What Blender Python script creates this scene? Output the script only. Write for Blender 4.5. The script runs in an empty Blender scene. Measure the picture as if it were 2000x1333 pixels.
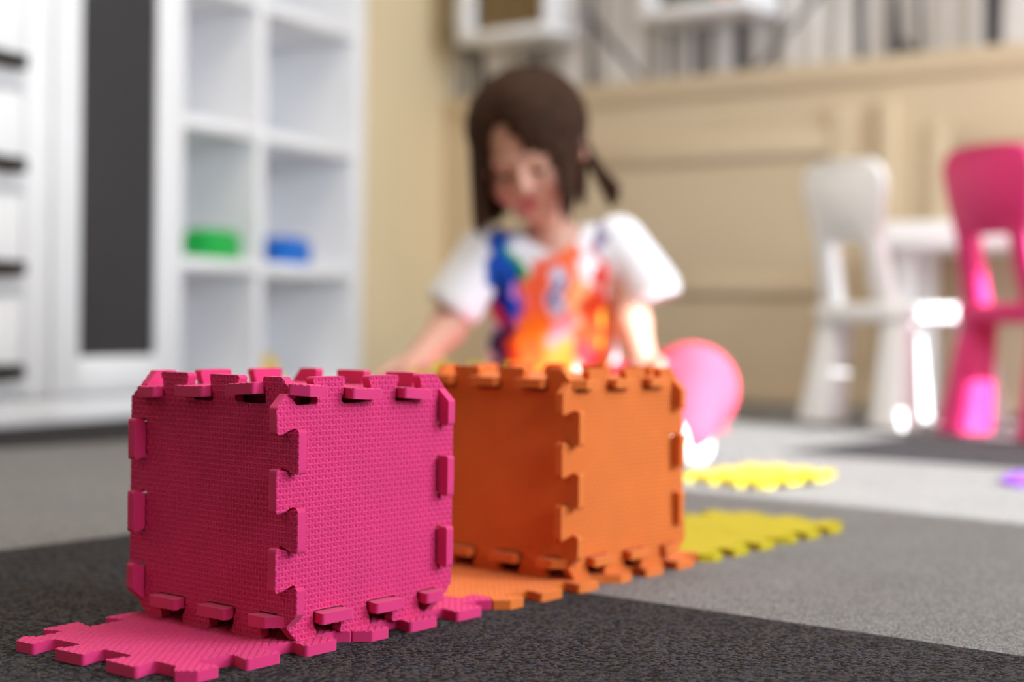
import bpy, bmesh, math, random
import numpy as np
from mathutils import Vector, Matrix
from mathutils.geometry import delaunay_2d_cdt

random.seed(7)
sc = bpy.context.scene
COL = sc.collection
rad = math.radians

# ------------------------------------------------------------------ camera
# Room axes: X runs along the back wall, Y runs towards it, Z up. The camera is near the carpet.
CAM_H = .2127
YAW = rad(52.6)
RIGHT = Vector((math.sin(YAW), math.cos(YAW), 0))
FWD0 = Vector((-math.cos(YAW), math.sin(YAW), 0))
PITCH, ROLL = rad(.6895), .0144
fwd = FWD0 * math.cos(PITCH) + Vector((0, 0, -math.sin(PITCH)))
up0 = FWD0 * math.sin(PITCH) + Vector((0, 0, math.cos(PITCH)))
cr = RIGHT * math.cos(ROLL) + up0 * math.sin(ROLL)
cu = up0 * math.cos(ROLL) - RIGHT * math.sin(ROLL)
cd = bpy.data.cameras.new('camera')
cam = bpy.data.objects.new('camera', cd)
COL.objects.link(cam)
M = Matrix((cr, cu, -fwd)).transposed().to_4x4()
M.translation = Vector((0, 0, CAM_H))
cam.matrix_world = M
cd.sensor_width = 36
cd.sensor_fit = 'HORIZONTAL'
cd.lens = 53.1
cd.clip_start = .02
cd.dof.use_dof = True
cd.dof.focus_distance = .965
cd.dof.aperture_fstop = 3.0
sc.camera = cam

# ------------------------------------------------------------------ light and exposure
sc.view_settings.view_transform = 'Standard'
sc.view_settings.look = 'None'
sc.view_settings.exposure = 0.34
sc.view_settings.gamma = 1
sc.view_settings.use_curve_mapping = False
sc.cycles.use_denoising = True
sc.cycles.max_bounces = 8
sc.cycles.diffuse_bounces = 5
sc.cycles.sample_clamp_indirect = 6

world = bpy.data.worlds.new('daylight')
sc.world = world
world.use_nodes = True
bg = world.node_tree.nodes['Background']
bg.inputs[0].default_value = (.78, .88, 1, 1)
bg.inputs[1].default_value = 3.0

SUN_EL = rad(25)
sd = bpy.data.lights.new('sun', 'SUN')
sd.energy = 13.5
sd.angle = rad(.6)
sd.color = (.95, .98, 1)
sun = bpy.data.objects.new('sun', sd)
COL.objects.link(sun)
sdir = Vector((-math.cos(SUN_EL), .074 * math.cos(SUN_EL), -math.sin(SUN_EL)))
sun.rotation_euler = sdir.to_track_quat('-Z', 'Y').to_euler()
sun.location = (4, 1, 3)


def area(name, loc, aim, sx, sy, power, color):
    l = bpy.data.lights.new(name, 'AREA')
    l.shape = 'RECTANGLE'
    l.size, l.size_y = sx, sy
    l.energy = power
    l.color = color
    o = bpy.data.objects.new(name, l)
    COL.objects.link(o)
    o.location = loc
    o.rotation_euler = (Vector(aim) - Vector(loc)).to_track_quat('-Z', 'Z').to_euler()
    return o


# daylight through the window of the wall to the right (window wall at X = 2.2)
area('window_side_fill', (2.1, 2.35, 1.35), (-1, 1.6, .2), 2.5, 1.3, 88, (.76, .88, 1))
area('window_side_fill', (2.1, .62, 1.4), (-1.2, 2.2, .3), .9, 1.3, 44, (.84, .92, 1))  # added fill to brighten the chairs; the wall is solid here
# added warm overhead fills, unseen: one over the scene, one behind the camera
area('overhead_fill', (-1.0, 1.7, 2.55), (-1.0, 1.7, 0), 1.4, 1.4, 29, (1, .90, .78))
area('overhead_fill', (-1.4, -2.6, 2.55), (-1.1, -2.2, 0), 1.4, 1.4, 14, (1, .82, .64))

# ------------------------------------------------------------------ materials
def new_mat(name):
    m = bpy.data.materials.new(name)
    m.use_nodes = True
    nt = m.node_tree
    return m, nt, nt.nodes['Principled BSDF']


def s2l(c):
    f = lambda v: v / 12.92 if v <= .04045 else ((v + .055) / 1.055) ** 2.4
    return tuple(f(v / 255) for v in c) + (1,)


def mat(name, rgb, rough=.6, noise=0, nscale=40, bump=0, bscale=300, spec=.5, sheen=0):
    """plain surface: colour (sRGB 0-255) with slight mottling and fine bump"""
    m, nt, b = new_mat(name)
    b.inputs['Roughness'].default_value = rough
    b.inputs['Specular IOR Level'].default_value = spec
    if sheen:
        b.inputs['Sheen Weight'].default_value = sheen
        b.inputs['Sheen Roughness'].default_value = .5
    c = s2l(rgb)
    tc = nt.nodes.new('ShaderNodeTexCoord')
    if noise:
        n = nt.nodes.new('ShaderNodeTexNoise')
        n.inputs['Scale'].default_value = nscale
        n.inputs['Detail'].default_value = 4
        nt.links.new(tc.outputs['Object'], n.inputs['Vector'])
        r = nt.nodes.new('ShaderNodeValToRGB')
        r.color_ramp.elements[0].position = .3
        r.color_ramp.elements[1].position = .7
        r.color_ramp.elements[0].color = tuple(v * (1 - noise) for v in c[:3]) + (1,)
        r.color_ramp.elements[1].color = tuple(min(1, v * (1 + noise)) for v in c[:3]) + (1,)
        nt.links.new(n.outputs['Fac'], r.inputs['Fac'])
        nt.links.new(r.outputs['Color'], b.inputs['Base Color'])
    else:
        b.inputs['Base Color'].default_value = c
    if bump:
        n2 = nt.nodes.new('ShaderNodeTexNoise')
        n2.inputs['Scale'].default_value = bscale
        n2.inputs['Detail'].default_value = 3
        nt.links.new(tc.outputs['Object'], n2.inputs['Vector'])
        bp = nt.nodes.new('ShaderNodeBump')
        bp.inputs['Strength'].default_value = bump
        bp.inputs['Distance'].default_value = .001
        nt.links.new(n2.outputs['Fac'], bp.inputs['Height'])
        nt.links.new(bp.outputs['Normal'], b.inputs['Normal'])
    return m


def carpet(name, cols):
    """heathered loop-pile carpet: three yarn colours, loop relief"""
    m, nt, b = new_mat(name)
    b.inputs['Roughness'].default_value = .95
    b.inputs['Specular IOR Level'].default_value = .15
    tc = nt.nodes.new('ShaderNodeTexCoord')
    mp = nt.nodes.new('ShaderNodeMapping')
    mp.inputs['Scale'].default_value = (1, 1, 1)
    nt.links.new(tc.outputs['Object'], mp.inputs['Vector'])
    warp = nt.nodes.new('ShaderNodeTexNoise')
    warp.inputs['Scale'].default_value = 260
    nt.links.new(mp.outputs['Vector'], warp.inputs['Vector'])
    mix = nt.nodes.new('ShaderNodeMix')
    mix.data_type = 'VECTOR'
    mix.inputs['Factor'].default_value = .0022
    nt.links.new(mp.outputs['Vector'], mix.inputs['A'])
    nt.links.new(warp.outputs['Color'], mix.inputs['B'])
    vo = nt.nodes.new('ShaderNodeTexVoronoi')
    vo.inputs['Scale'].default_value = 430
    vo.inputs['Randomness'].default_value = .9
    nt.links.new(mix.outputs['Result'], vo.inputs['Vector'])
    sep = nt.nodes.new('ShaderNodeSeparateColor')
    nt.links.new(vo.outputs['Color'], sep.inputs['Color'])
    r = nt.nodes.new('ShaderNodeValToRGB')
    e = r.color_ramp.elements
    e[0].position = 0
    e[0].color = s2l(cols[0])
    e[1].position = 1
    e[1].color = s2l(cols[-1])
    for i, c in enumerate(cols[1:-1]):
        k = e.new((i + 1) / (len(cols) - 1))
        k.color = s2l(c)
    nt.links.new(sep.outputs['Red'], r.inputs['Fac'])
    big = nt.nodes.new('ShaderNodeTexNoise')
    big.inputs['Scale'].default_value = 9
    big.inputs['Detail'].default_value = 5
    nt.links.new(tc.outputs['Object'], big.inputs['Vector'])
    rb = nt.nodes.new('ShaderNodeMapRange')
    rb.inputs['To Min'].default_value = .88
    rb.inputs['To Max'].default_value = 1.12
    nt.links.new(big.outputs['Fac'], rb.inputs['Value'])
    mul = nt.nodes.new('ShaderNodeMix')
    mul.data_type = 'RGBA'
    mul.blend_type = 'MULTIPLY'
    mul.inputs['Factor'].default_value = 1
    nt.links.new(r.outputs['Color'], mul.inputs[6])
    nt.links.new(rb.outputs['Result'], mul.inputs[7])
    nt.links.new(mul.outputs[2], b.inputs['Base Color'])
    n2 = nt.nodes.new('ShaderNodeTexNoise')
    n2.inputs['Scale'].default_value = 900
    n2.inputs['Detail'].default_value = 2
    nt.links.new(tc.outputs['Object'], n2.inputs['Vector'])
    h = nt.nodes.new('ShaderNodeMath')
    h.operation = 'MULTIPLY_ADD'
    h.inputs[1].default_value = -1.0
    nt.links.new(vo.outputs['Distance'], h.inputs[0])
    nt.links.new(n2.outputs['Fac'], h.inputs[2])
    bp = nt.nodes.new('ShaderNodeBump')
    bp.inputs['Strength'].default_value = 1
    bp.inputs['Distance'].default_value = .0030
    nt.links.new(h.outputs['Value'], bp.inputs['Height'])
    nt.links.new(bp.outputs['Normal'], b.inputs['Normal'])
    return m


def birch_mat():
    """wallpaper with a grey birch grove: pale and dark trunks, thin slanting branches"""
    m, nt, b = new_mat('birch wallpaper')
    b.inputs['Roughness'].default_value = .8
    tc = nt.nodes.new('ShaderNodeTexCoord')

    def stripes(scale, wob, rot, lo, hi, seed):
        mp = nt.nodes.new('ShaderNodeMapping')
        mp.inputs['Rotation'].default_value = (0, rot, 0)
        mp.inputs['Location'].default_value = (seed, 0, seed * .37)
        nt.links.new(tc.outputs['Object'], mp.inputs['Vector'])
        sp = nt.nodes.new('ShaderNodeMapping')
        sp.inputs['Scale'].default_value = (scale, 0, wob)
        nt.links.new(mp.outputs['Vector'], sp.inputs['Vector'])
        n = nt.nodes.new('ShaderNodeTexNoise')
        n.inputs['Scale'].default_value = 1
        n.inputs['Detail'].default_value = 1.5
        nt.links.new(sp.outputs['Vector'], n.inputs['Vector'])
        mr = nt.nodes.new('ShaderNodeMapRange')
        mr.inputs['From Min'].default_value = lo
        mr.inputs['From Max'].default_value = hi
        nt.links.new(n.outputs['Fac'], mr.inputs['Value'])
        return mr.outputs['Result']

    def mixc(fac, a, bb):
        x = nt.nodes.new('ShaderNodeMix')
        x.data_type = 'RGBA'
        nt.links.new(fac, x.inputs[0])
        for s, v in ((6, a), (7, bb)):
            if isinstance(v, tuple):
                x.inputs[s].default_value = v
            else:
                nt.links.new(v, x.inputs[s])
        return x.outputs[2]
    base = mixc(stripes(19, .3, 0, .42, .56, 3.1), s2l((178, 170, 162)), s2l((224, 220, 218)))
    base = mixc(stripes(14, .35, .04, .555, .585, 11.7), base, s2l((70, 68, 70)))
    base = mixc(stripes(24, .35, -.03, .60, .63, 5.3), base, s2l((98, 95, 96)))
    base = mixc(stripes(16, 1.2, .75, .63, .66, 21.9), base, s2l((86, 84, 86)))
    base = mixc(stripes(16, 1.2, -.8, .63, .66, 31.3), base, s2l((104, 100, 100)))
    nt.links.new(base, b.inputs['Base Color'])
    return m


M_PINK = mat('pink foam', (214, 42, 112), .72, .06, 25, .14, 2600, spec=.35, sheen=.12)
M_ORANGE = mat('orange foam', (220, 112, 38), .72, .05, 25, .14, 2600, spec=.35, sheen=.1)
M_YELLOW = mat('yellow foam', (190, 170, 8), .72, .05, 25, .14, 2600, spec=.3, sheen=.04)
M_PURPLE = mat('purple foam', (120, 44, 170), .72, .05, 25, .14, 2600, spec=.35, sheen=.1)
M_DARKC = carpet('charcoal carpet', [(12, 11, 11), (44, 41, 40), (92, 82, 77), (72, 77, 88), (24, 22, 22)])
M_LIGHTC = carpet('pale grey carpet', [(112, 109, 107), (150, 146, 143), (168, 164, 161), (148, 151, 154), (128, 120, 114)])
M_BEIGE = mat('beige wall paint', (212, 192, 162), .8, .03, 3)
M_STRIP = mat('cream wall paint', (224, 204, 166), .8, .03, 3)
M_CEIL = mat('white ceiling paint', (240, 238, 232), .9, .02, 3)
M_BIRCH = birch_mat()
M_WHITE = mat('white lacquered board', (238, 238, 240), .45, .015, 4)
M_CHAR = mat('charcoal door panel', (46, 45, 48), .6, .06, 5)
M_BLACK = mat('black metal handle', (22, 22, 24), .4, .05, 20)
M_WPLAST = mat('white plastic', (246, 246, 246), .38, .015, 8)
M_PPLAST = mat('pink plastic', (226, 40, 118), .38, .03, 8)
M_GREEN = mat('green plastic', (16, 176, 76), .35, .04, 20)
M_BLUE = mat('blue plastic', (14, 110, 208), .35, .04, 20)
M_YPLAST = mat('yellow painted wood', (240, 200, 60), .5, .04, 20)
M_OLIVE = mat('olive brown basket weave', (120, 98, 62), .8, .25, 30, .6, 120)
M_OTOY = mat('orange plastic', (230, 128, 30), .5, .05, 20)
M_DTOY = mat('dark brown cardboard', (84, 70, 48), .8, .12, 20)
M_SKIN = mat('skin', (224, 172, 150), .5, 0, 30, .1, 600)
M_SKIN.node_tree.nodes['Principled BSDF'].inputs['Subsurface Weight'].default_value = .12
M_SKIN.node_tree.nodes['Principled BSDF'].inputs['Subsurface Radius'].default_value = (.012, .005, .003)
tn_ = M_SKIN.node_tree.nodes.new('ShaderNodeVertexColor')
tn_.layer_name = 'tone'
M_SKIN.node_tree.links.new(tn_.outputs['Color'], M_SKIN.node_tree.nodes['Principled BSDF'].inputs['Base Color'])
M_EYE = mat('dark eye', (48, 30, 24), .25, .05, 60)
M_EYEW = mat('eye white', (232, 226, 222), .25, .02, 60)
M_BROW = mat('brow hair', (88, 60, 44), .8, .1, 60)
M_HAIR = mat('brown hair', (54, 33, 21), .75, .28, 55, .4, 400, spec=.15)
M_LEG = mat('pink leggings', (214, 74, 98), .85, .05, 40, .4, 500, spec=.2)
M_SOCK = mat('white sock knit', (238, 236, 232), .9, .03, 60, .5, 500, spec=.2)
m_, nt_, b_ = new_mat('printed white cotton')
b_.inputs['Roughness'].default_value = .9
b_.inputs['Specular IOR Level'].default_value = .2
at_ = nt_.nodes.new('ShaderNodeVertexColor')
at_.layer_name = 'print'
nt_.links.new(at_.outputs['Color'], b_.inputs['Base Color'])
M_SHIRT = m_

# ------------------------------------------------------------------ object helpers
def link(name, me, mt=None, parent=None):
    o = bpy.data.objects.new(name, me)
    COL.objects.link(o)
    if mt is not None:
        o.data.materials.append(mt)
    if parent is not None:
        o.parent = parent
    return o


def tag(o, label, cat, group=None):
    o['label'] = label
    o['category'] = cat
    if group:
        o['group'] = group
    return o


def empty(name, loc, rz=0):
    o = bpy.data.objects.new(name, None)
    COL.objects.link(o)
    o.location = loc
    o.rotation_euler = (0, 0, rz)
    o.empty_display_size = .1
    return o


def struct(o):
    o['kind'] = 'structure'
    return o


def bm_obj(name, bm, mt, parent=None, smooth=False, angle=40):
    me = bpy.data.meshes.new(name)
    bmesh.ops.recalc_face_normals(bm, faces=bm.faces)
    if smooth:
        for f in bm.faces:
            f.smooth = True
        for e in bm.edges:
            if len(e.link_faces) == 2 and e.calc_face_angle(0) > rad(angle):
                e.smooth = False
    bm.to_mesh(me)
    bm.free()
    return link(name, me, mt, parent)


def add_box(bm, lo, hi, bevel=0, seg=2):
    b2 = bmesh.new()
    bmesh.ops.create_cube(b2, size=1)
    for v in b2.verts:
        v.co = Vector([lo[i] + (v.co[i] + .5) * (hi[i] - lo[i]) for i in range(3)])
    if bevel:
        bmesh.ops.bevel(b2, geom=b2.edges[:], offset=bevel, segments=seg, affect='EDGES', profile=.5)
    tmp = bpy.data.meshes.new('t')
    b2.to_mesh(tmp)
    b2.free()
    bm.from_mesh(tmp)
    bpy.data.meshes.remove(tmp)


def box(name, lo, hi, mt, parent=None, bevel=.002, seg=2):
    bm = bmesh.new()
    add_box(bm, lo, hi, bevel, seg)
    return bm_obj(name, bm, mt, parent, smooth=bevel > 0)


def loft(bm, rings, cap=True):
    vs = [[bm.verts.new(p) for p in r] for r in rings]
    n = len(vs[0])
    for a, b in zip(vs, vs[1:]):
        for i in range(n):
            bm.faces.new((a[i], a[(i + 1) % n], b[(i + 1) % n], b[i]))
    if cap:
        bm.faces.new(list(reversed(vs[0])))
        bm.faces.new(vs[-1])


def rrect(cx, cy, z, hx, hy, r, n=6):
    pts = []
    r = min(r, hx * .999, hy * .999)
    for q, (sx, sy) in enumerate(((1, 1), (-1, 1), (-1, -1), (1, -1))):
        for i in range(n + 1):
            a = q * math.pi / 2 + i / n * math.pi / 2
            pts.append((cx + sx * (hx - r) + r * math.cos(a), cy + sy * (hy - r) + r * math.sin(a), z))
    return pts


# ------------------------------------------------------------------ the room
WALL_Y = 3.70
# carpet: large dark and pale squares
bm = bmesh.new()
xs = [-4.2, -2.10, -1.195, 2.2]
ys = [-5.5, .985, 2.30, 2.90, WALL_Y + .1]
dark = {(2, 0), (2, 2), (0, 0), (0, 1)}
vv = {(i, j): bm.verts.new((x, y, 0)) for i, x in enumerate(xs) for j, y in enumerate(ys)}
for i in range(3):
    for j in range(4):
        f = bm.faces.new((vv[i, j], vv[i + 1, j], vv[i + 1, j + 1], vv[i, j + 1]))
        f.material_index = 0 if (i, j) in dark else 1
me = bpy.data.meshes.new('floor')
bm.to_mesh(me)
bm.free()
floor = struct(link('floor', me, M_DARKC))
me.materials.append(M_LIGHTC)

struct(box('ceiling', (-4.2, -5.5, 2.6), (2.3, 3.9, 2.7), M_CEIL, bevel=0))
# back wall: lower panelled part, upper part papered with birches
struct(box('wall_back_panel', (-3.4, WALL_Y, 0), (2.2, WALL_Y + .2, .905), M_BEIGE, bevel=0))
struct(box('wall_back', (-3.4, WALL_Y + .04, .905), (2.2, WALL_Y + .2, 2.6), M_BIRCH, bevel=0))
struct(box('trim_1', (-3.4, WALL_Y - .012, .855), (2.2, WALL_Y + .04, .918), M_BEIGE, bevel=.004))
struct(box('trim_2', (-2.62, WALL_Y - .014, .675), (-1.78, WALL_Y, .735), M_BEIGE, bevel=.003))
struct(box('trim_3', (-2.62, WALL_Y - .014, .30), (-1.78, WALL_Y, .345), M_BEIGE, bevel=.003))
struct(box('trim_4', (-1.78, WALL_Y - .014, .10), (-1.70, WALL_Y, .80), M_BEIGE, bevel=.003))
struct(box('trim_5', (-1.625, WALL_Y - .03, .10), (-1.585, WALL_Y, .80), M_BEIGE, bevel=.003))
struct(box('trim_6', (-1.50, WALL_Y - .014, .10), (-1.44, WALL_Y, .735), M_BEIGE, bevel=.003))
struct(box('trim_7', (-1.44, WALL_Y - .014, .675), (-.70, WALL_Y, .735), M_BEIGE, bevel=.003))
struct(box('baseboard_back', (-3.4, WALL_Y - .012, 0), (2.2, WALL_Y, .05), M_BEIGE, bevel=.003))
struct(box('wall_front', (-4.2, -5.6, 0), (2.3, -5.5, 2.6), M_STRIP, bevel=0))
# left wall turned a few degrees, with a recess the furniture stands in
LA = math.atan2(.978, -.208)
LP = Vector((-2.75, 2.56, 0))
o = struct(box('wall_left', (.53, .12, 0), (1.30, .5, 2.6), M_STRIP, bevel=0))
o.location, o.rotation_euler = LP, (0, 0, LA)
o = struct(box('wall_left_recess', (-8.6, .345, 0), (.53, .5, 2.6), M_STRIP, bevel=0))
o.location, o.rotation_euler = LP, (0, 0, LA)
# right wall with the window the sun comes through
WX = 2.2
WIN = (1.40, 3.30, .62, 1.94)
bm = bmesh.new()
add_box(bm, (WX, -5.5, 0), (WX + .12, WIN[0], 2.6))
add_box(bm, (WX, WIN[1], 0), (WX + .12, 3.9, 2.6))
add_box(bm, (WX, WIN[0], 0), (WX + .12, WIN[1], WIN[2]))
add_box(bm, (WX, WIN[0], WIN[3]), (WX + .12, WIN[1], 2.6))
struct(bm_obj('wall_right', bm, M_STRIP))
bm = bmesh.new()
for lo, hi in (((WX + .02, WIN[0], WIN[2]), (WX + .08, WIN[0] + .05, WIN[3])),
               ((WX + .02, WIN[1] - .05, WIN[2]), (WX + .08, WIN[1], WIN[3])),
               ((WX + .02, WIN[0], WIN[2]), (WX + .08, WIN[1], WIN[2] + .05)),
               ((WX + .02, WIN[0], WIN[3] - .05), (WX + .08, WIN[1], WIN[3]))):
    add_box(bm, lo, hi)
struct(bm_obj('window_1', bm, M_WHITE))

# ------------------------------------------------------------------ foam puzzle tiles
L, D, T, P = .1690, .0180, .0074, .05
HH, BB = L / 2, L / 2 - .0180
DEL, CLR = .0027, .0002


def fillet(pts, radii, n=4):
    out = []
    m = len(pts)
    for i in range(m):
        p, a, b = Vector(pts[i]), Vector(pts[i - 1]), Vector(pts[(i + 1) % m])
        r = radii[i]
        da, db = (a - p), (b - p)
        la, lb = da.length, db.length
        da.normalize()
        db.normalize()
        ang = da.angle(db)
        if r <= 0 or ang > rad(176):
            out.append(p)
            continue
        k = min(r / math.tan(ang / 2), la * .48, lb * .48)
        r = k * math.tan(ang / 2)
        c = p + (da + db).normalized() * (r / math.sin(ang / 2))
        s, e = p + da * k - c, p + db * k - c
        th = s.angle_signed(e)
        for j in range(n + 1):
            f = th * j / n
            cs, sn = math.cos(-f), math.sin(-f)
            out.append(c + Vector((s.x * cs - s.y * sn, s.x * sn + s.y * cs)))
    return out


def tile_outline():
    pts, rd = [], []
    for q in range(4):
        e = [(-.0745, .0745, .001)]                       # the peak of the corner
        e += [(-BB, BB - .0002, .0016)]
        for c in (-.0375, .0125):
            w = P / 4 - CLR
            e += [(c - w + DEL, BB, .0028), (c - w - DEL, HH, .0022), (c + w + DEL, HH, .0022), (c + w - DEL, BB, .0028)]
        e += [(.05 + CLR + DEL, BB, .0028), (.05 + CLR - DEL, HH, .0022), (.0655, HH, .0015)]
        cq, sq = (1, 0, -1, 0)[q], (0, -1, 0, 1)[q]       # clockwise quarter turns
        for x, y, r in e:
            pts.append((x * cq - y * sq, x * sq + y * cq))
            rd.append(r)
    return fillet(pts, rd)


def tile_mesh(res, depth=.0009):
    """one interlocking tile: woven relief on the front (z = 0), toothed rim of thickness T"""
    ol = tile_outline()
    dense = []
    for i, p in enumerate(ol):
        q = ol[(i + 1) % len(ol)]
        n = max(1, int((q - p).length / max(res * 1.6, .0008)))
        dense += [p + (q - p) * (k / n) for k in range(n)]
    poly = np.array(dense)
    cx, ry = .00288, .00350
    nx = int(2 * HH / res)
    gx = (np.arange(nx) - nx / 2) * (2 * HH / nx)
    X, Y = np.meshgrid(gx, gx)
    px, py = X.ravel(), Y.ravel()
    inside = np.zeros(px.shape, bool)
    dmin = np.full(px.shape, 1.0)
    for a, b in zip(poly, np.roll(poly, -1, 0)):
        cond = (a[1] > py) != (b[1] > py)
        if abs(b[1] - a[1]) > 1e-12:
            inside ^= cond & (px < (b[0] - a[0]) * (py - a[1]) / (b[1] - a[1]) + a[0])
        lo = np.minimum(a, b) - res
        hi = np.maximum(a, b) + res
        idx = np.nonzero((px > lo[0]) & (px < hi[0]) & (py > lo[1]) & (py < hi[1]))[0]
        if len(idx):
            d = b - a
            t = np.clip(((px[idx] - a[0]) * d[0] + (py[idx] - a[1]) * d[1]) / max(d @ d, 1e-18), 0, 1)
            dd = np.hypot(px[idx] - a[0] - t * d[0], py[idx] - a[1] - t * d[1])
            dmin[idx] = np.minimum(dmin[idx], dd)
    keep = inside & (dmin > res * .45)
    pts = [Vector(p) for p in dense] + [Vector(p) for p in np.stack([px[keep], py[keep]], 1)]
    nb = len(dense)
    r = delaunay_2d_cdt(pts, [], [list(range(nb))], 1, 1e-7)
    V = np.array([tuple(v) for v in r[0]])
    F = [tuple(f) for f in r[2]]

    def relief(x, y):
        j = np.round(y / ry)
        dy = np.abs(y - j * ry)
        hb = np.sqrt(np.clip(1 - (dy / .00080) ** 2, 0, 1)) * .7
        hv = np.zeros_like(x)
        for k in (-1, 0, 1):
            jj = j + k
            par = np.mod(jj, 2)
            xi = np.round((x / cx - par) / 2) * 2 + par
            dx = np.abs(x - xi * cx)
            ey = np.abs(y - jj * ry)
            w = np.sqrt(np.clip(1 - (dx / .00085) ** 2, 0, 1)) * np.clip((.00245 - ey) / .0005, 0, 1) ** .5
            hv = np.maximum(hv, w)
        return depth * (np.maximum(hb, hv) - 1)
    Z = relief(V[:, 0], V[:, 1]) if depth else np.zeros(len(V))
    # boundary loop in CDT output order (input outline vertices keep their order as a loop of edges)
    cnt = {}
    for f in F:
        for a, b in zip(f, f[1:] + f[:1]):
            k = (min(a, b), max(a, b))
            cnt[k] = cnt.get(k, 0) + 1
    nxt = {}
    for f in F:
        for a, b in zip(f, f[1:] + f[:1]):
            if cnt[(min(a, b), max(a, b))] == 1:
                nxt[a] = b
    start = next(iter(nxt))
    loop = [start]
    while nxt[loop[-1]] != start:
        loop.append(nxt[loop[-1]])
    n0 = len(V)
    nl = len(loop)
    back = [(V[i][0], V[i][1], -T) for i in loop]
    verts = [(v[0], v[1], z) for v, z in zip(V, Z)] + back
    faces = list(F)
    for k in range(nl):
        a, b = loop[k], loop[(k + 1) % nl]
        faces.append((b, a, n0 + k, n0 + (k + 1) % nl))
    nf = len(faces)
    faces.append(tuple(n0 + k for k in reversed(range(nl))))
    me = bpy.data.meshes.new('foam_tile')
    me.from_pydata(verts, [], faces)
    me.polygons.foreach_set('use_smooth', [True] * nf + [False])
    me.update()
    # sharp rim
    ek = {tuple(sorted(k)) for k in zip(loop, loop[1:] + loop[:1])}
    sharp = np.zeros(len(me.edges), bool)
    ev = np.zeros(len(me.edges) * 2, int)
    me.edges.foreach_get('vertices', ev)
    ev = ev.reshape(-1, 2)
    for i, (a, b) in enumerate(ev):
        if (min(a, b), max(a, b)) in ek:
            sharp[i] = True
    at = me.attributes.new('sharp_edge', 'BOOLEAN', 'EDGE')
    at.data.foreach_set('value', sharp)
    return me


TILE_HI = tile_mesh(.00050)
TILE_MID = tile_mesh(.00072)
TILE_LO = tile_mesh(.0016)


def bent(me, fn):
    m = me.copy()
    co = np.zeros(len(m.vertices) * 3)
    m.vertices.foreach_get('co', co)
    co = co.reshape(-1, 3)
    co[:, 2] += fn(co[:, 0], co[:, 1])
    m.vertices.foreach_set('co', co.ravel())
    m.update()
    return m


def foam(name, me, mt, parent=None):
    """tile object; the material sits on the object so tiles may share a mesh"""
    if not me.materials:
        me.materials.append(mt)
    o = bpy.data.objects.new(name, me)
    COL.objects.link(o)
    o.material_slots[0].link = 'OBJECT'
    o.material_slots[0].material = mt
    if parent is not None:
        o.parent = parent
    return o


AP = L / 2 - .0090


def foam_cube(loc, yaw, me, mt, label, warp=None, tilt=(0, 0)):
    root = tag(empty('foam_cube', loc, yaw), label, 'foam cube', 'cubes of interlocked foam tiles')
    root.rotation_euler = (tilt[0], tilt[1], yaw)
    # outward normal, in-plane up of each of the six panels
    for k, (n, upv) in enumerate((((1, 0, 0), (0, 0, 1)), ((0, -1, 0), (0, 0, 1)), ((-1, 0, 0), (0, 0, 1)),
                                  ((0, 1, 0), (0, 0, 1)), ((0, 0, 1), (0, 1, 0)), ((0, 0, -1), (0, 1, 0)))):
        n, upv = Vector(n), Vector(upv)
        x = upv.cross(n)
        m4 = Matrix((x, upv, n)).transposed().to_4x4()
        m4.translation = n * (AP + (.0009 if k == 4 else -.0004 if k == 5 else 0)) + Vector((0, 0, L / 2))
        w = warp.get(k) if warp else None
        o = foam('foam_panel', bent(me, w) if w else me, mt, root)
        o.matrix_local = m4
    return root


ss = lambda t: np.clip(t, 0, 1) ** 2 * (3 - 2 * np.clip(t, 0, 1))
# the near top corner of the pink cube is lifted, its neighbours bulge a little
pk_warp = {
    4: lambda x, y: -.0022 * ss((np.maximum(y, -x) - .02) / .04) + .0048 * ss(1 - np.hypot(x - .06, y + .075) / .075) - .0012 * ss(1 - np.hypot(x + .02, y - .02) / .06),
    0: lambda x, y: -.0020 * ss((y - .050) / .035) * ss((-x + .01) / .06) - .0010 * np.cos(x * 16) * np.cos(y * 16),
    1: lambda x, y: -.0024 * ss((y - .045) / .035) * ss((x - .0) / .06) - .0008 * np.cos(x * 16) * np.cos(y * 16),
}
foam_cube((-.7650, .7496, T - .0004), rad(-1.2), TILE_HI, M_PINK, 'cube of pink woven-textured foam tiles with a lifted top corner', pk_warp)
og_warp = {0: lambda x, y: .0022 * ss((.02 - y) / .10) * ss((x - .0) / .08) * 2,
           1: lambda x, y: -.0015 * np.cos(x * 15) * np.cos(y * 15)}
foam_cube((-.7636, 1.0625, T - .0004), rad(-3.0), TILE_MID, M_ORANGE, 'cube of orange foam tiles standing behind the pink cube', og_warp)

ROWX = -.677 - L / 2
lift = lambda x, y: .0015 * ss((-.02 - x) / .06) * ss((-y - .02) / .05)
for k, (me, mt, nm, lb) in enumerate((
        (bent(TILE_HI, lambda x, y: .0012 * np.sin(x * 30 + 1) * ss((-y) / .08) * .5), M_PINK, 'pink', 'pink foam floor tile with its bare half sticking out before the pink cube'),
        (TILE_HI, M_PINK, 'pink', 'pink foam floor tile under the back of the pink cube, locked to orange tile'),
        (TILE_MID, M_ORANGE, 'orange', 'orange foam floor tile showing bare between the pink and orange cubes'),
        (TILE_MID, M_ORANGE, 'orange', 'orange foam floor tile under the orange cube, locked to yellow tile'),
        (TILE_LO, M_YELLOW, 'yellow', 'yellow shaded foam floor tile locked to the orange floor tile'),
        (TILE_LO, M_YELLOW, 'yellow', 'yellow shaded foam floor tile ending the row, farthest from the pink cube'))):
    o = tag(foam('foam_floor_tile', me, mt), lb, 'play mat tile', 'foam floor tiles locked in a row')
    o.location = (ROWX + random.uniform(-.0006, .0006), .6538 + .15 * k, T)
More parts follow.
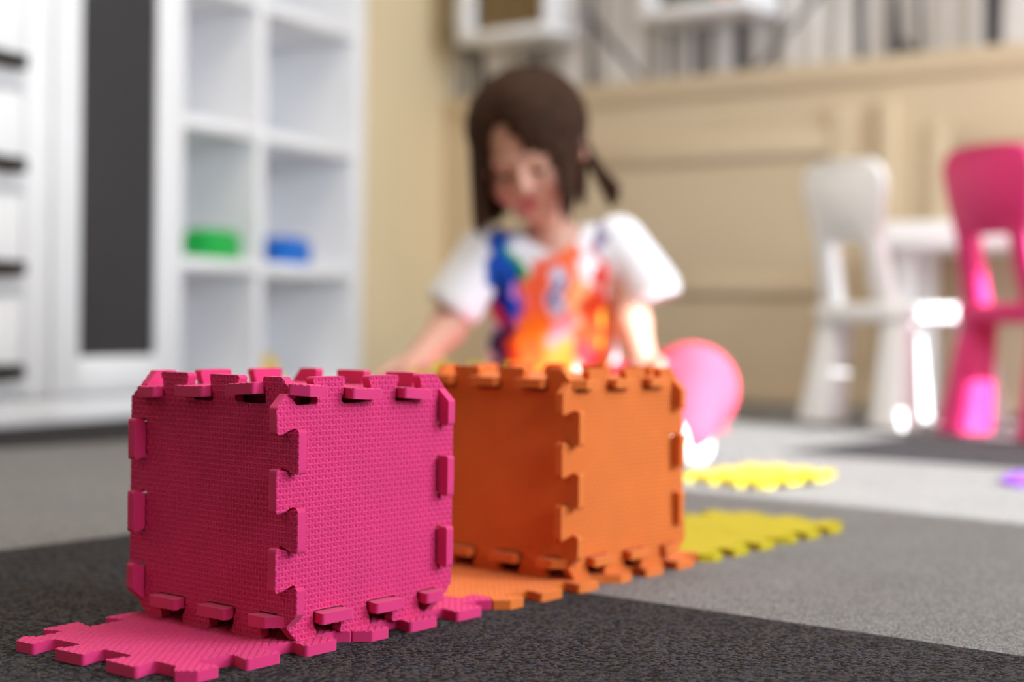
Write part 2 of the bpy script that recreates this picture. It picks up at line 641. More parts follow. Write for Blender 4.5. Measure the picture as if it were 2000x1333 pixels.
o = tag(foam('foam_floor_tile', TILE_LO, M_YELLOW), 'yellow foam floor tile lying alone on the sunlit pale carpet', 'play mat tile')
o.location, o.rotation_euler = (-.985, 1.842, T + .0052), (rad(3), rad(-.8), rad(-17))
o = tag(foam('foam_floor_tile', TILE_LO, M_PURPLE), 'purple foam floor tile on the carpet, cut by the frame edge', 'play mat tile')
o.location, o.rotation_euler = (-.655, 2.135, T), (0, 0, rad(12))

# ------------------------------------------------------------------ left furniture
def frame(name, label, cat):
    o = tag(empty(name, LP, LA), label, cat)
    return o


bc = frame('bookcase', 'white open bookcase with square cells holding a few toy blocks', 'bookcase')
BZ = 1.66
for x0, x1 in ((-.36, -.305), (.450, .505)):
    box('side_panel', (x0, 0, 0), (x1, .32, BZ), M_WHITE, bc)
zs = [0, .325, .652, .975, 1.30]
box('top_panel', (-.305, 0, BZ - .05), (.450, .32, BZ), M_WHITE, bc)
box('divider', (.004, .004, .05), (.040, .31, BZ - .05), M_WHITE, bc)
for z in zs:
    t = .05 if z == 0 else .030
    for xa, xb in ((-.305, .004), (.040, .450)):
        box('shelf_board', (xa, .003, z), (xb, .31, z + t), M_WHITE, bc)
box('back_panel', (-.305, .31, .0), (.450, .32, BZ - .05), M_WHITE, bc, bevel=0)

cab = frame('wardrobe', 'white tall cupboard whose framed door has a charcoal panel', 'cupboard')
CY = -.06
cab_lo, cab_hi, CZ = -.776, -.362, 2.0
box('carcass', (cab_lo, CY + .022, .05), (cab_hi, .32, CZ), M_WHITE, cab)
box('plinth', (cab_lo, CY + .0, 0), (cab_hi, .32, .047), M_WHITE, cab)
dr = bmesh.new()
add_box(dr, (cab_lo + .003, CY, .055), (-.695, CY + .02, CZ - .005), .002)
add_box(dr, (-.455, CY, .055), (cab_hi - .002, CY + .02, CZ - .005), .002)
add_box(dr, (-.695, CY, .055), (-.455, CY + .02, .131), .002)
add_box(dr, (-.695, CY, CZ - .1), (-.455, CY + .02, CZ - .005), .002)
door = bm_obj('door', dr, M_WHITE, cab, True)
pn = box('door_panel', (-.695, CY + .008, .131), (-.455, CY + .02, CZ - .1), M_CHAR, door, bevel=0)
pn['label'] = 'charcoal door panel'
dw = frame('chest_of_drawers', 'white chest of drawers with black bar handles at the frame edge', 'drawers')
box('carcass', (-1.30, CY + .022, .05), (cab_lo - .004, .32, 1.30), M_WHITE, dw)
box('plinth', (-1.30, CY, 0), (cab_lo - .004, .32, .047), M_WHITE, dw)
box('front_stile', (-.852, CY, .055), (cab_lo - .005, CY + .02, 1.29), M_WHITE, dw)
for i in range(6):
    z0 = .060 + .196 * i
    d = box('drawer', (-1.29, CY, z0), (-.857, CY + .02, z0 + .19), M_WHITE, dw, bevel=.003)
    bmh = bmesh.new()
    hz = z0 + .047
    add_box(bmh, (-1.12, CY - .026, hz - .014), (-.872, CY - .014, hz + .014), .003)
    add_box(bmh, (-1.10, CY - .016, hz - .005), (-1.08, CY, hz + .005))
    add_box(bmh, (-.91, CY - .016, hz - .005), (-.89, CY, hz + .005))
    h = bm_obj('handle', bmh, M_BLACK, d, True)
    h['label'] = 'black bar handle'


def on_left(o, x, y, z, rz=0):
    c, s = math.cos(LA), math.sin(LA)
    o.location = (LP.x + c * x - s * y, LP.y + s * x + c * y, z)
    o.rotation_euler = (0, 0, LA + rz)


def toy_brick(label, mt, nx, ny, u, h):
    root = tag(empty('toy_brick', (0, 0, 0)), label, 'toy brick', 'toy bricks on the bookcase')
    bm = bmesh.new()
    add_box(bm, (-nx * u / 2, -ny * u / 2, 0), (nx * u / 2, ny * u / 2, h), .002)
    bm_obj('brick_body', bm, mt, root, True)
    for i in range(nx):
        for j in range(ny):
            b2 = bmesh.new()
            c = ((i - (nx - 1) / 2) * u, (j - (ny - 1) / 2) * u)
            rings = [[(c[0] + r * math.cos(a * math.pi / 8), c[1] + r * math.sin(a * math.pi / 8), z) for a in range(16)]
                     for r, z in ((u * .3, h), (u * .3, h + u * .2), (u * .26, h + u * .24))]
            loft(b2, rings)
            bm_obj('stud', b2, mt, root, True)
    return root


on_left(toy_brick('green studded toy brick at the side of a left bookcase cell', M_GREEN, 4, 2, .037, .062), -.112, .052, .355, .06)
on_left(toy_brick('blue studded toy brick in the right bookcase column', M_BLUE, 3, 2, .040, .060), .200, .052, .355, -.05)
tb = bmesh.new()
fr = [tb.verts.new(p) for p in ((-.045, -.02, 0), (.045, -.02, 0), (0, -.02, .075))]
bk = [tb.verts.new(p) for p in ((-.045, .02, 0), (.045, .02, 0), (0, .02, .075))]
tb.faces.new(fr)
tb.faces.new(bk[::-1])
for i in range(3):
    tb.faces.new((fr[i], bk[i], bk[(i + 1) % 3], fr[(i + 1) % 3]))
bmesh.ops.bevel(tb, geom=tb.edges[:], offset=.003, segments=2, affect='EDGES')
on_left(tag(bm_obj('toy_block', tb, M_YPLAST, None, True), 'yellow pointed toy block in the lowest bookcase cell', 'toy block'), .125, .05, .05)

# ------------------------------------------------------------------ box shelves on the papered wall
def wall_box(x0, label):
    w, dp, t = .346, .18, .022
    root = tag(empty('wall_box_shelf', (x0, WALL_Y + .04 - dp, 1.063)), label, 'wall shelf', 'square white box shelves on the wall')
    box('bottom_panel', (0, 0, 0), (w, dp, .03), M_WHITE, root)
    box('top_panel', (0, 0, w - t), (w, dp, w), M_WHITE, root)
    box('side_panel', (0, 0, .03), (.045, dp, w - t), M_WHITE, root)
    box('side_panel', (w - t, 0, .03), (w, dp, w - t), M_WHITE, root)
    box('back_panel', (.045, dp - .012, .03), (w - t, dp, w - t), M_WHITE, root)
    return root


wall_box(-2.955, 'white box shelf on the birch wallpaper holding a brown basket')
wall_box(-2.298, 'white box shelf on birch wallpaper holding dark and orange toys')
bk = bmesh.new()
loft(bk, [rrect(0, 0, z, .118 + .012 * z / .2, .06, .02) for z in (0, .04, .08, .12, .16, .20, .22)])
o = tag(bm_obj('basket', bk, M_OLIVE, None, True), 'olive brown basket filling a white box shelf', 'basket')
o.location = (-2.778, WALL_Y - .05, 1.093)
bk = bmesh.new()
loft(bk, [rrect(0, 0, z, .055, .05, .008) for z in (0, .06, .12)])
o = tag(bm_obj('toy_box', bk, M_DTOY, None, True), 'dark brown box in a white wall shelf beside an orange toy', 'box')
o.location = (-2.185, WALL_Y - .06, 1.093)
bk = bmesh.new()
bmesh.ops.create_uvsphere(bk, u_segments=24, v_segments=14, radius=.05)
for v in bk.verts:
    v.co.z = v.co.z * .9 + .045
    if v.co.z < .004:
        v.co.z = 0
o = tag(bm_obj('toy_ball', bk, M_OTOY, None, True), 'orange rounded toy in a white wall shelf beside a dark box', 'toy')
o.location = (-2.055, WALL_Y - .06, 1.093)

# ------------------------------------------------------------------ children's chairs and table
def tleg(name, parent, mt, tx, ty, bx, by, zt, rt, rb):
    bm = bmesh.new()
    rings = []
    for k in range(9):
        f = k / 8
        z = zt * f
        g = f ** .8
        r = rb + (rt - rb) * g
        if k == 0:
            rings.append(rrect(bx, by, 0, r * .8, r * .8, r * .5))
            z = .006
        rings.append(rrect(bx + (tx - bx) * f, by + (ty - by) * f, z, r, r, r * .62))
    loft(bm, rings)
    return bm_obj(name, bm, mt, parent, True, 50)


def kid_chair(loc, face, mt, label, size=.95):
    """plastic child's chair: thick splayed legs, rounded seat, two posts, broad rounded back panel; faces local +Y"""
    root = tag(empty('childrens_chair', loc, face), label, 'chair', "children's plastic chairs")
    root.scale = (size, size, size)
    bm = bmesh.new()
    loft(bm, [rrect(0, 0, z, .165 * s, .155 * s, .06) for z, s in ((.238, .93), (.243, .985), (.250, 1), (.268, 1), (.276, .985), (.280, .93))])
    bm_obj('seat', bm, mt, root, True)
    for sx in (-1, 1):
        for sy in (-1, 1):
            tleg('leg', root, mt, sx * .112, sy * .105, sx * .128, sy * .128, .240, .034, .050)
    for sx in (-1, 1):
        bm = bmesh.new()
        rings = []
        for f in (0, .2, .4, .6, .8, 1):
            z = .275 + .165 * f
            rings.append(rrect(sx * (.092 - .010 * f), -.128 - .036 * f, z, .030 - .004 * f, .020, .014))
        loft(bm, rings)
        bm_obj('post', bm, mt, root, True)
    bm = bmesh.new()
    n = 10
    fa, bkk = [], []
    # rounded trapezoid outline, wider at the top, bowed backwards
    ol = [(-.112, 0), (.112, 0), (.150, .172), (-.150, .172)]
    pl = fillet(ol, [.024, .024, .045, .045], 6)
    pl2 = []
    for i, p in enumerate(pl):
        q = pl[(i + 1) % len(pl)]
        k = max(1, int((q - p).length / .03))
        pl2 += [p + (q - p) * (j / k) for j in range(k)]
    rings = []
    for th, s in ((-.013, .95), (-.010, .99), (0, 1), (.008, .99), (.011, .95)):
        rr = []
        for p in pl2:
            x, z = p.x * s, .0925 + (p.y - .0925) * s
            z2 = z + (.012 * (1 - (x / .16) ** 2) if z > .09 else 0)
            rr.append((x, -.168 - .14 * z2 + .5 * x * x + th, .418 + z2))
        rings.append(rr)
    loft(bm, rings)
    bm_obj('backrest', bm, mt, root, True)
    return root


CHF = -rad(26)
wc = RIGHT * .858 + FWD0 * 3.32
kid_chair((wc.x, wc.y, 0), CHF, M_WPLAST, "white plastic children's chair standing before the white table")
pc = RIGHT * 1.078 + FWD0 * 3.00
kid_chair((pc.x, pc.y, 0), CHF - .1, M_PPLAST, "pink plastic children's chair beside the white chair")

tx0, tx1, ty0, ty1 = -1.50, -.74, 3.31, 3.675
tr = tag(empty('childrens_table', ((tx0 + tx1) / 2, (ty0 + ty1) / 2, 0)), "white plastic children's table against the beige wall", 'table')
hx, hy = (tx1 - tx0) / 2, (ty1 - ty0) / 2
bm = bmesh.new()
loft(bm, [rrect(0, 0, z, hx - i, hy - i, .05) for z, i in ((.398, .012), (.402, .004), (.410, 0), (.450, 0), (.457, .004), (.460, .012))])
bm_obj('tabletop', bm, M_WPLAST, tr, True)
for sx in (-1, 1):
    for sy in (-1, 1):
        tleg('leg', tr, M_WPLAST, sx * (hx - .055), sy * (hy - .12), sx * (hx - .05), sy * (hy - .115), .400, .026, .034)

# ------------------------------------------------------------------ the child
def surface_nets(F, org, h):
    S = F < 0
    nx, ny, nz = F.shape
    c = np.zeros((nx - 1, ny - 1, nz - 1), np.int8)
    for i in (0, 1):
        for j in (0, 1):
            for k in (0, 1):
                c += S[i:nx - 1 + i, j:ny - 1 + j, k:nz - 1 + k]
    act = np.nonzero((c > 0) & (c < 8))
    idx = -np.ones(c.shape, np.int64)
    n = len(act[0])
    idx[act] = np.arange(n)
    acc = np.zeros((n, 3))
    cnt = np.zeros(n)
    cor = [(i, j, k) for i in (0, 1) for j in (0, 1) for k in (0, 1)]
    val = {q: F[act[0] + q[0], act[1] + q[1], act[2] + q[2]] for q in cor}
    for a in cor:
        for ax in range(3):
            if a[ax] == 0:
                b = list(a)
                b[ax] = 1
                b = tuple(b)
                va, vb = val[a], val[b]
                m = (va < 0) != (vb < 0)
                t = np.where(m, va / np.where(m, va - vb, 1), 0)
                p = np.zeros((n, 3))
                p[:] = a
                p[:, ax] += t
                acc += p * m[:, None]
                cnt += m
    V = (acc / cnt[:, None] + np.stack(act, 1)) * h + np.array(org)
    quads = []
    for ax in range(3):
        sl0 = [slice(None)] * 3
        sl1 = [slice(None)] * 3
        sl0[ax] = slice(0, -1)
        sl1[ax] = slice(1, None)
        A, B = S[tuple(sl0)], S[tuple(sl1)]
        e = np.nonzero(A != B)
        u, v = [q for q in range(3) if q != ax]
        ok = (e[u] > 0) & (e[v] > 0) & (e[u] < F.shape[u] - 1) & (e[v] < F.shape[v] - 1)
        e = [q[ok] for q in e]
        flip = A[tuple(e)]
        if ax == 1:
            flip = ~flip
        g = []
        for du, dv in ((0, 0), (1, 0), (1, 1), (0, 1)):
            q = [x.copy() for x in e]
            q[u] -= du
            q[v] -= dv
            g.append(idx[tuple(q)])
        g = np.stack(g, 1)
        g[flip] = g[flip][:, ::-1]
        quads.append(g)
    Q = np.concatenate(quads)
    return V, Q[:, ::-1]


class Field:
    def __init__(s, lo, hi, h):
        s.lo, s.h = np.array(lo, float), h
        s.ax = [np.arange(lo[i], hi[i] + h, h, dtype=np.float32) for i in range(3)]
        s.F = np.full([len(a) for a in s.ax], .5, np.float32)

    def sub(s, lo, hi):
        sl = []
        for i in range(3):
            a = int(max(0, math.floor((lo[i] - s.lo[i]) / s.h)))
            b = int(min(len(s.ax[i]), math.ceil((hi[i] - s.lo[i]) / s.h) + 1))
            if b <= a:
                return None
            sl.append(slice(a, b))
        g = np.meshgrid(*[s.ax[i][sl[i]] for i in range(3)], indexing='ij', sparse=True)
        return tuple(sl), g

    def put(s, sl, d, k, cut):
        A = s.F[sl]
        if cut:
            d = -d
            if k:
                hh = np.clip(.5 - .5 * (A - d) / k, 0, 1)
                s.F[sl] = A + (d - A) * hh + k * hh * (1 - hh)
            else:
                s.F[sl] = np.maximum(A, d)
        elif k:
            hh = np.clip(.5 + .5 * (A - d) / k, 0, 1)
            s.F[sl] = A + (d - A) * hh - k * hh * (1 - hh)
        else:
            s.F[sl] = np.minimum(A, d)

    def cap(s, a, b, ra, rb=None, k=.012, cut=False):
        rb = ra if rb is None else rb
        a, b = np.array(a, float), np.array(b, float)
        m = max(ra, rb) + k + 3 * s.h
        q = s.sub(np.minimum(a, b) - m, np.maximum(a, b) + m)
        if q is None:
            return
        sl, (x, y, z) = q
        ab = b - a
        t = np.clip(((x - a[0]) * ab[0] + (y - a[1]) * ab[1] + (z - a[2]) * ab[2]) / max(ab @ ab, 1e-12), 0, 1)
        d = np.sqrt((x - a[0] - t * ab[0]) ** 2 + (y - a[1] - t * ab[1]) ** 2 + (z - a[2] - t * ab[2]) ** 2) - (ra + (rb - ra) * t)
        s.put(sl, d.astype(np.float32), k, cut)

    def path(s, pts, rs, k=.012):
        for i in range(len(pts) - 1):
            s.cap(pts[i], pts[i + 1], rs[i], rs[i + 1], k)

    def ell(s, c, r, R=None, k=.012, cut=False):
        c, r = np.array(c, float), np.array(r, float)
        m = r.max() + k + 3 * s.h
        q = s.sub(c - m, c + m)
        if q is None:
            return
        sl, (x, y, z) = q
        x, y, z = x - c[0], y - c[1], z - c[2]
        if R is not None:
            x, y, z = (R[0, 0] * x + R[1, 0] * y + R[2, 0] * z, R[0, 1] * x + R[1, 1] * y + R[2, 1] * z, R[0, 2] * x + R[1, 2] * y + R[2, 2] * z)
        k0 = np.sqrt((x / r[0]) ** 2 + (y / r[1]) ** 2 + (z / r[2]) ** 2)
        k1 = np.sqrt((x / r[0] ** 2) ** 2 + (y / r[1] ** 2) ** 2 + (z / r[2] ** 2) ** 2)
        d = k0 * (k0 - 1) / np.maximum(k1, 1e-6)
        s.put(sl, d.astype(np.float32), k, cut)

    def half(s, p, n):
        """keep only the side of the plane that n does not point to"""
        n = np.array(n, float)
        n /= np.linalg.norm(n)
        g = np.meshgrid(*s.ax, indexing='ij', sparse=True)
        d = (g[0] - p[0]) * n[0] + (g[1] - p[1]) * n[1] + (g[2] - p[2]) * n[2]
        s.F = np.maximum(s.F, d.astype(np.float32))

    def mesh(s, name, mt, parent=None):
        V, Q = surface_nets(s.F, s.lo, s.h)
        me = bpy.data.meshes.new(name)
        me.from_pydata([tuple(v) for v in V], [], [tuple(q) for q in Q])
        me.polygons.foreach_set('use_smooth', [True] * len(me.polygons))
        me.update()
        o = link(name, me, mt, parent)
        return o, V


def rot(ax, a):
    return np.array(Matrix.Rotation(a, 3, ax))


# child's own frame: x to the side, -y the way she faces (roughly), z up; she sits cross-legged on the carpet
CH = RIGHT * (80 / 2950 * 2.35) + FWD0 * 2.35
CH_RZ = math.atan2(RIGHT.y, RIGHT.x)
HC = np.array((-.040, -.060, .474))
HR = rot('Z', rad(-17)) @ rot('Y', rad(-9)) @ rot('X', rad(26))


def hp(x, y, z):
    return HC + HR @ np.array((x, y, z))


neck0, neck1 = (0, .012, .325), hp(0, .025, -.05)
shR, elR, wrR = (-.108, .000, .318), (-.163, -.015, .205), (-.205, -.105, .152)
shL, elL, wrL = (.102, .030, .340), (.122, .000, .212), (.132, -.085, .160)
hipR, knR, anR = (-.065, .085, .075), (-.215, -.055, .068), (-.05, -.150, .040)
hipL, knL, anL = (.065, .085, .075), (.212, -.030, .112), (.190, -.150, .050)
toeR, toeL = (.04, -.165, .032), (.120, -.190, .034)

B = Field((-.34, -.27, 0), (.34, .23, .63), .0034)
# trunk
B.ell((0, .085, .085), (.115, .085, .075), k=.03)
B.ell((0, .062, .165), (.092, .068, .09), k=.03)
B.ell((-.002, .035, .265), (.098, .062, .085), rot('X', rad(14)), k=.03)
B.cap((-.085, .012, .315), (.085, .030, .330), .034, k=.03)
B.cap(neck0, neck1, .034, .031, k=.02)
# arms
for sh, el, wr in ((shR, elR, wrR), (shL, elL, wrL)):
    B.path([sh, el], [.034, .0275], .02)
    B.path([el, wr], [.0275, .0195], .012)
# legs and feet
for hip, kn, an, toe in ((hipR, knR, anR, toeR), (hipL, knL, anL, toeL)):
    B.path([hip, kn], [.062, .050], .03)
    B.path([kn, an], [.048, .030], .02)
    B.path([an, toe], [.029, .022], .015)
# skull, jaw, face
B.ell(hp(0, .012, .025), (.073, .090, .080), HR, k=.02)
B.ell(hp(0, -.018, -.040), (.056, .060, .058), HR, k=.03)
B.ell(hp(0, -.050, -.084), (.021, .018, .016), HR, k=.02)
for s in (-1, 1):
    B.ell(hp(s * .034, -.052, -.036), (.024, .022, .024), HR, k=.015)
    B.ell(hp(s * .027, -.084, -.006), (.017, .010, .011), HR, k=.010, cut=True)
    B.ell(hp(s * .026, -.0645, -.006), (.0138, .0135, .0125), HR, k=.003)
    B.ell(hp(s * .026, -.0800, -.0120), (.0120, .0100, .0036), HR, k=.001, cut=True)
    B.cap(hp(s * .014, -.078, .012), hp(s * .038, -.070, .012), .005, k=.012)
    # ears
    B.ell(hp(s * .075, .012, -.008), (.009, .017, .027), HR @ rot('Z', s * rad(22)), k=.006)
    B.ell(hp(s * .082, .006, -.006), (.005, .009, .017), HR @ rot('Z', s * rad(22)), k=.004, cut=True)
    B.ell(hp(s * .074, .012, -.026), (.007, .008, .008), HR, k=.004)
B.cap(hp(0, -.078, .004), hp(0, -.092, -.026), .0065, .0085, k=.009)
for s in (-1, 1):
    B.ell(hp(s * .0085, -.086, -.029), (.0065, .007, .0055), HR, k=.005)
B.cap(hp(-.015, -.072, -.053), hp(.015, -.072, -.053), .0055, k=.006)
B.cap(hp(-.012, -.071, -.061), hp(.012, -.071, -.061), .0060, k=.006)


def hand(wr, fdir, pdir, side, curl):
    """palm and five separate fingers. fdir: finger direction, pdir: where the palm looks, side: the thumb's side vector sign"""
    f = np.array(fdir, float)
    f /= np.linalg.norm(f)
    p = np.array(pdir, float)
    p -= f * (p @ f)
    p /= np.linalg.norm(p)
    t = np.cross(f, p) * side
    w = np.array(wr, float)
    for k in range(4):
        o = (k - 1.5) * -.0115
        B.cap(w + t * o * .55 + f * .004, w + f * .052 + t * o, .0125, .0092, k=.008)
    for k, ln in enumerate((.038, .043, .040, .031)):
        o = (1.5 - k) * .0128
        base = w + f * .054 + t * o
        a = curl + .06 * k
        d1 = f * math.cos(a * .6) + p * math.sin(a * .6) + t * (1.5 - k) * .07
        d2 = f * math.cos(a * 1.5) + p * math.sin(a * 1.5) + t * (1.5 - k) * .05
        d3 = f * math.cos(a * 2.2) + p * math.sin(a * 2.2)
        p1 = base + d1 * ln * .45
        p2 = p1 + d2 * ln * .33
        p3 = p2 + d3 * ln * .28
        B.path([base, p1, p2, p3], [.0072, .0066, .0061, .0053], .002)
    b = w + f * .014 + t * .017
    m = b + (f * .62 + t * .62 + p * .35) * .026
    e = m + (f * .82 + t * .15 + p * .45) * .024
    B.path([b, m, e], [.0095, .0074, .0060], .004)


hand(wrR, (-.62, -.35, -.22), (.15, -.2, -1), 1, .42)
hand(wrL, (.10, -.55, -.72), (-.55, -.55, .35), -1, .55)
person, PV = B.mesh('person', M_SKIN)
person.location = (CH.x, CH.y, .001)
person.rotation_euler = (0, 0, CH_RZ)
tag(person, 'person sitting on the carpet in a colourful printed white t-shirt and pink leggings, looking down', 'person')
# skin tone: lips and a little flush on the cheeks
lc = (PV - HC) @ HR
fc = np.ones((len(PV), 4))
skin, lip, flush = (np.array(s2l(c)[:3]) for c in ((206, 154, 134), (176, 80, 86), (204, 132, 118)))
fc[:, :3] = skin
q = np.minimum(np.hypot((lc[:, 0] - .036) / .024, (lc[:, 2] + .036) / .022), np.hypot((lc[:, 0] + .036) / .024, (lc[:, 2] + .036) / .022))
w = np.clip(1.2 - q, 0, 1) * (lc[:, 1] < -.03) * .6
fc[:, :3] += (flush - fc[:, :3]) * w[:, None]
q = np.hypot(lc[:, 0] / .0165, (lc[:, 2] + .057) / .0090)
w = np.clip((1.15 - q) / .3, 0, 1) * (lc[:, 1] < -.055)
fc[:, :3] += (lip - fc[:, :3]) * w[:, None]
at = person.data.color_attributes.new('tone', 'FLOAT_COLOR', 'POINT')
at.data.foreach_set('color', fc.ravel())

# eyes: looking down under half-closed lids
for s in (-1, 1):
    bm = bmesh.new()
    bmesh.ops.create_uvsphere(bm, u_segments=20, v_segments=14, radius=.0118)
    for v in bm.verts:
        v.co = Vector(hp(s * .026 + v.co.x, -.0645 + v.co.y, -.006 + v.co.z))
    bm_obj('eyeball', bm, M_EYEW, person, True)
    ir = bmesh.new()
    bmesh.ops.create_uvsphere(ir, u_segments=16, v_segments=10, radius=1)
    for v in ir.verts:
        v.co = Vector(hp(s * .0255 + v.co.x * .0058, -.0725 + v.co.y * .0034, -.0135 + v.co.z * .0054))
    bm_obj('iris', ir, M_EYE, person, True)
    bm = bmesh.new()
    loft(bm, [[tuple(hp(s * x, -.0785 + yy + .0012 * math.cos(t), -.0085 + zz + .0012 * math.sin(t))) for t in [i * math.pi / 3 for i in range(6)]]
              for x, yy, zz in ((.0150, .004, -.003), (.0200, .0008, -.0005), (.026, 0, 0), (.032, .0010, -.0008), (.0375, .0045, -.0035))])
    bm_obj('eyelash', bm, M_EYE, person, True)
    bm = bmesh.new()
    loft(bm, [[tuple(hp(s * x + 0, -.0795 + (x - .012) * .45 + .003 * math.cos(a), .0165 + zz + .0032 * math.sin(a))) for a in [i * math.pi / 4 for i in range(8)]]
              for x, zz in ((.012, -.001), (.022, .002), (.032, .002), (.042, -.002))])
    bm_obj('eyebrow', bm, M_BROW, person, True)

# hair: a bob built of many locks that fall from the crown
Hf = Field((-.20, -.20, .28), (.18, .12, .63), .0023)
Hf.ell(hp(0, .016, .032), (.0860, .0980, .0870), HR, k=.0)
Hf.ell(hp(0, -.085, -.020), (.058, .060, .062), HR, k=.010, cut=True)       # the face stays open
Hf.ell(hp(-.018, -.085, .030), (.026, .050, .040), HR, k=.008, cut=True)     # parted forehead
Hf.ell(hp(0, .03, -.075), (.056, .07, .05), HR, k=.006, cut=True)


def lock(az, length, r0, inward=.0, end=None, start=.25, flick=0, stop=None):
    """a lock from the crown over the skull at azimuth az (0 = face, + = her image-right side), then hanging down"""
    pts = []
    er = np.array((.0870, .0985, .0880))
    ec = np.array((0, .016, .032))
    for f in np.linspace(start, 1, 6):
        pol = f * rad(96)
        q = ec + er * np.array((math.sin(az) * math.sin(pol), -math.cos(az) * math.sin(pol), math.cos(pol)))
        pts.append(hp(*q))
    out = HR @ np.array((math.sin(az), -math.cos(az), 0))
    out[2] = 0
    last = pts[-1]
    for f in (.25, .5, .75, 1):
        q = last + np.array((0, 0, -length * f)) + out * (flick * f * f - inward * f * f)
        pts.append(q)
    if stop:
        pts = pts[:stop]
    n = len(pts)
    rs = [r0 * (.75 + .35 * math.sin(math.pi * min(1, i / (n - 1) * 1.15))) * (1 if i < n - 1 else .35) for i in range(n)]
    Hf.path(pts, rs, .0012)


rr = random.Random(3)
for i in range(170):
    az = rad(-180 + 360 * (i + .5) / 170) + rr.uniform(-.03, .03)
    a = math.degrees(az)
    if -44 < a < 52:
        continue
    ln = .105 + rr.uniform(-.018, .012)
    if a < -105:
        ln = .150 + rr.uniform(-.02, .012)
        Hf_in = .014
    elif a < -42:
        ln = .126 + rr.uniform(-.02, .012)
        Hf_in = .010
    elif a > 100:
        Hf_in = .0
        ln = .125 + rr.uniform(-.02, .02)
    else:
        Hf_in = .014
        ln = .126 + rr.uniform(-.02, .012)
    if 80 < a < 104:        # tucked behind the ear
        ln *= .16
    lock(az, ln, .0056 + rr.uniform(-.0012, .0012), inward=Hf_in + rr.uniform(-.006, .006))
# bangs
for a, stp, ln in ((-38, 8, .09), (-33, 7, .06), (4, 5, .05), (9, 6, .05), (13, 6, .05), (17, 6, .05), (21, 6, .05), (25, 7, .05), (29, 7, .05), (33, 7, .06), (37, 7, .07), (41, 8, .07), (45, 8, .08), (49, 9, .10), (53, 10, .115), (57, 10, .115),
                   (-27, 5, .05), (-21, 4, .05), (-14, 4, .04), (-7, 4, .04), (0, 5, .04)):
    for q_ in range(3):
        lock(rad(a + rr.uniform(-2.2, 2.2)), ln * rr.uniform(.85, 1.1), .0046, inward=rr.uniform(0, .008), stop=stp, start=.12)
# loose lock behind the ear that sticks out sideways
for q_ in range(16):
    dz, dx, dy = rr.uniform(-.010, .014), rr.uniform(-.008, .010), rr.uniform(-.008, .010)
    s0 = hp(.070, .03 + dy, -.005 + dz)
    Hf.path([s0, s0 + (.016, .0, -.030), s0 + (.036 + dx * .4, .004, -.062), s0 + (.056 + dx, .004, -.092 + dz)], [.008, .0068, .0058, .0026], .0012)
hair, _ = Hf.mesh('hair', M_HAIR, person)
hair['label'] = 'brown bobbed hair with a side parting'

# printed t-shirt
S = Field((-.26, -.10, .08), (.26, .20, .40), .0038)
g = .008
S.ell((0, .062, .150), (.098, .078, .085), k=.03)
S.ell((0, .062, .175), (.099, .074, .09), k=.03)
S.ell((-.002, .035, .265), (.103, .068, .088), rot('X', rad(14)), k=.03)
S.cap((-.088, .012, .318), (.088, .030, .333), .038, k=.03)
S.cap(shR, (-.150, -.008, .245), .042, .046, k=.02)
S.cap(shL, (.150, .012, .268), .043, .048, k=.02)
for k in range(7):                                                        # soft folds
    x = -.075 + .025 * k
    S.cap((x, -.030 + .002 * k, .29), (x * .7 + .01, -.012, .13), .006, .010, k=.012)
# open sleeves and neck
S.cap((-.140, -.006, .262), (-.175, -.012, .205), .037, .040, k=.004, cut=True)
S.cap((.135, .014, .285), (.175, .006, .215), .038, .042, k=.004, cut=True)
S.ell((-.004, -.012, .372), (.050, .062, .045), k=.004, cut=True)
shirt, SV = S.mesh('t_shirt', M_SHIRT, person)
# the print: free swirls of colour on the front of the shirt
me = shirt.data
col = np.ones((len(me.vertices), 4))
col[:, :3] = s2l((236, 236, 242))[:3]
nz = lambda x, z: .005 * np.sin(x * 90 + 3 * np.sin(z * 60)) + .003 * np.sin(z * 130 + x * 40)
X0 = SV[:, 0] + nz(SV[:, 0], SV[:, 2])
Z0 = SV[:, 2] + .5 * nz(SV[:, 2], SV[:, 0])


def blob(cx, cz, rx, rz, ang, rgb, soft=.25):
    c, s = math.cos(rad(ang)), math.sin(rad(ang))
    dx, dz = X0 - cx, Z0 - cz
    q = np.sqrt(((dx * c + dz * s) / rx) ** 2 + ((-dx * s + dz * c) / rz) ** 2)
    w = np.clip((1 + soft - q) / soft, 0, 1) * (SV[:, 1] < .055)
    col[:, :3] += (np.array(s2l(rgb)[:3]) - col[:, :3]) * w[:, None]


def pxz(px, py):
    return (px - 1080) / 1255, .2127 + (632 - py) / 1255


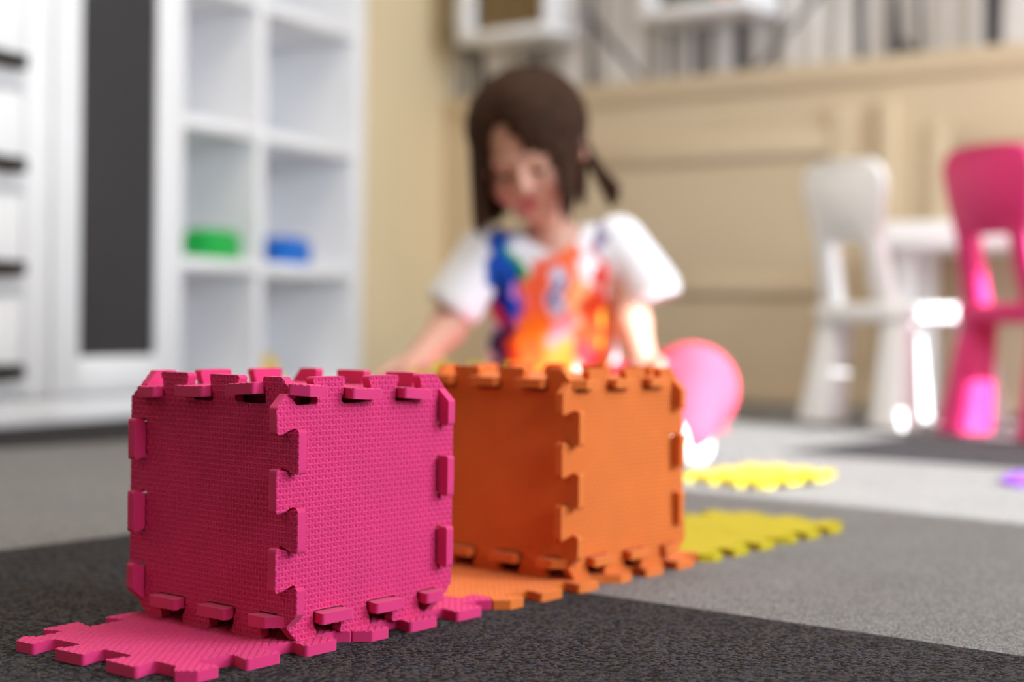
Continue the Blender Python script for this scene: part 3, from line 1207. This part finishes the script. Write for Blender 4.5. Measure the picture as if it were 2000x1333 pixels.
for px, py, rx, rz, an, rgb in (
        (985, 560, .022, .085, 8, (20, 70, 160)), (1000, 615, .030, .040, 20, (16, 60, 170)), (1000, 690, .030, .040, 0, (30, 40, 90)),
        (1008, 525, .008, .032, 25, (30, 150, 80)), (1010, 575, .008, .020, 10, (190, 120, 190)), (975, 620, .010, .020, 40, (200, 60, 90)),
        (1085, 610, .050, .080, 0, (238, 96, 60)), (1100, 540, .016, .060, -8, (240, 110, 70)), (1060, 690, .050, .050, 0, (244, 110, 24)),
        (1085, 570, .013, .034, 0, (206, 196, 216)), (1083, 575, .007, .022, 0, (80, 90, 150)), (1120, 600, .012, .060, -18, (250, 176, 120)),
        (1095, 650, .016, .026, -30, (236, 130, 140)), (1040, 690, .018, .022, 0, (170, 80, 30)), (1085, 705, .014, .034, -20, (236, 120, 50)),
        (1168, 560, .010, .060, 4, (220, 60, 44)), (1160, 650, .020, .060, 6, (226, 70, 34)), (1185, 660, .010, .050, 0, (250, 170, 60)),
        (1140, 690, .014, .024, 20, (200, 50, 60)), (1145, 520, .010, .030, 10, (236, 236, 242)), (1170, 430, .006, .050, 0, (150, 140, 170))):
    cx, cz = pxz(px, py)
    blob(cx, cz, rx, rz, an, rgb)
at = me.color_attributes.new('print', 'FLOAT_COLOR', 'POINT')
at.data.foreach_set('color', col.ravel())

# pink leggings
G = Field((-.32, -.26, 0), (.32, .22, .22), .0042)
G.ell((0, .085, .088), (.122, .092, .078), k=.03)
G.path([hipR, knR], [.068, .056], .03)
G.path([knR, anR], [.054, .038], .02)
G.path([hipL, knL], [.068, .064], .03)
G.path([knL, anL], [.063, .040], .02)
G.ell((.215, -.035, .114), (.064, .060, .066), k=.02)
for k in range(5):
    G.cap((.165, -.075 + .002 * k, .150 - .022 * k), (.265, -.075, .135 - .020 * k), .006, .003, k=.010)
G.half((0, 0, .004), (0, 0, -1))
leg, _ = G.mesh('leggings', M_LEG, person)
leg['label'] = 'pink leggings'
# white socks
for an, toe in ((anR, toeR), (anL, toeL)):
    K = Field((min(an[0], toe[0]) - .06, -.27, 0), (max(an[0], toe[0]) + .06, -.08, .12), .0036)
    K.path([an, toe], [.037, .028], .012)
    K.ell((an[0] + .008, an[1] + .004, .030), (.030, .030, .026), k=.02)
    K.half((0, 0, .003), (0, 0, -1))
    so, _ = K.mesh('sock', M_SOCK, person)
    so['label'] = 'white sock'

# a yellow tile leaning back against her folded leg
hx_ = CH + RIGHT * -.120 + FWD0 * -.290
o = tag(foam('foam_floor_tile', TILE_LO, M_YELLOW), 'yellow foam tile leaning against the folded leg of the seated person', 'play mat tile')
o.location = (hx_.x, hx_.y, L / 2 * math.sin(rad(64)) + .005)
o.rotation_euler = (rad(64), 0, CH_RZ + rad(4))
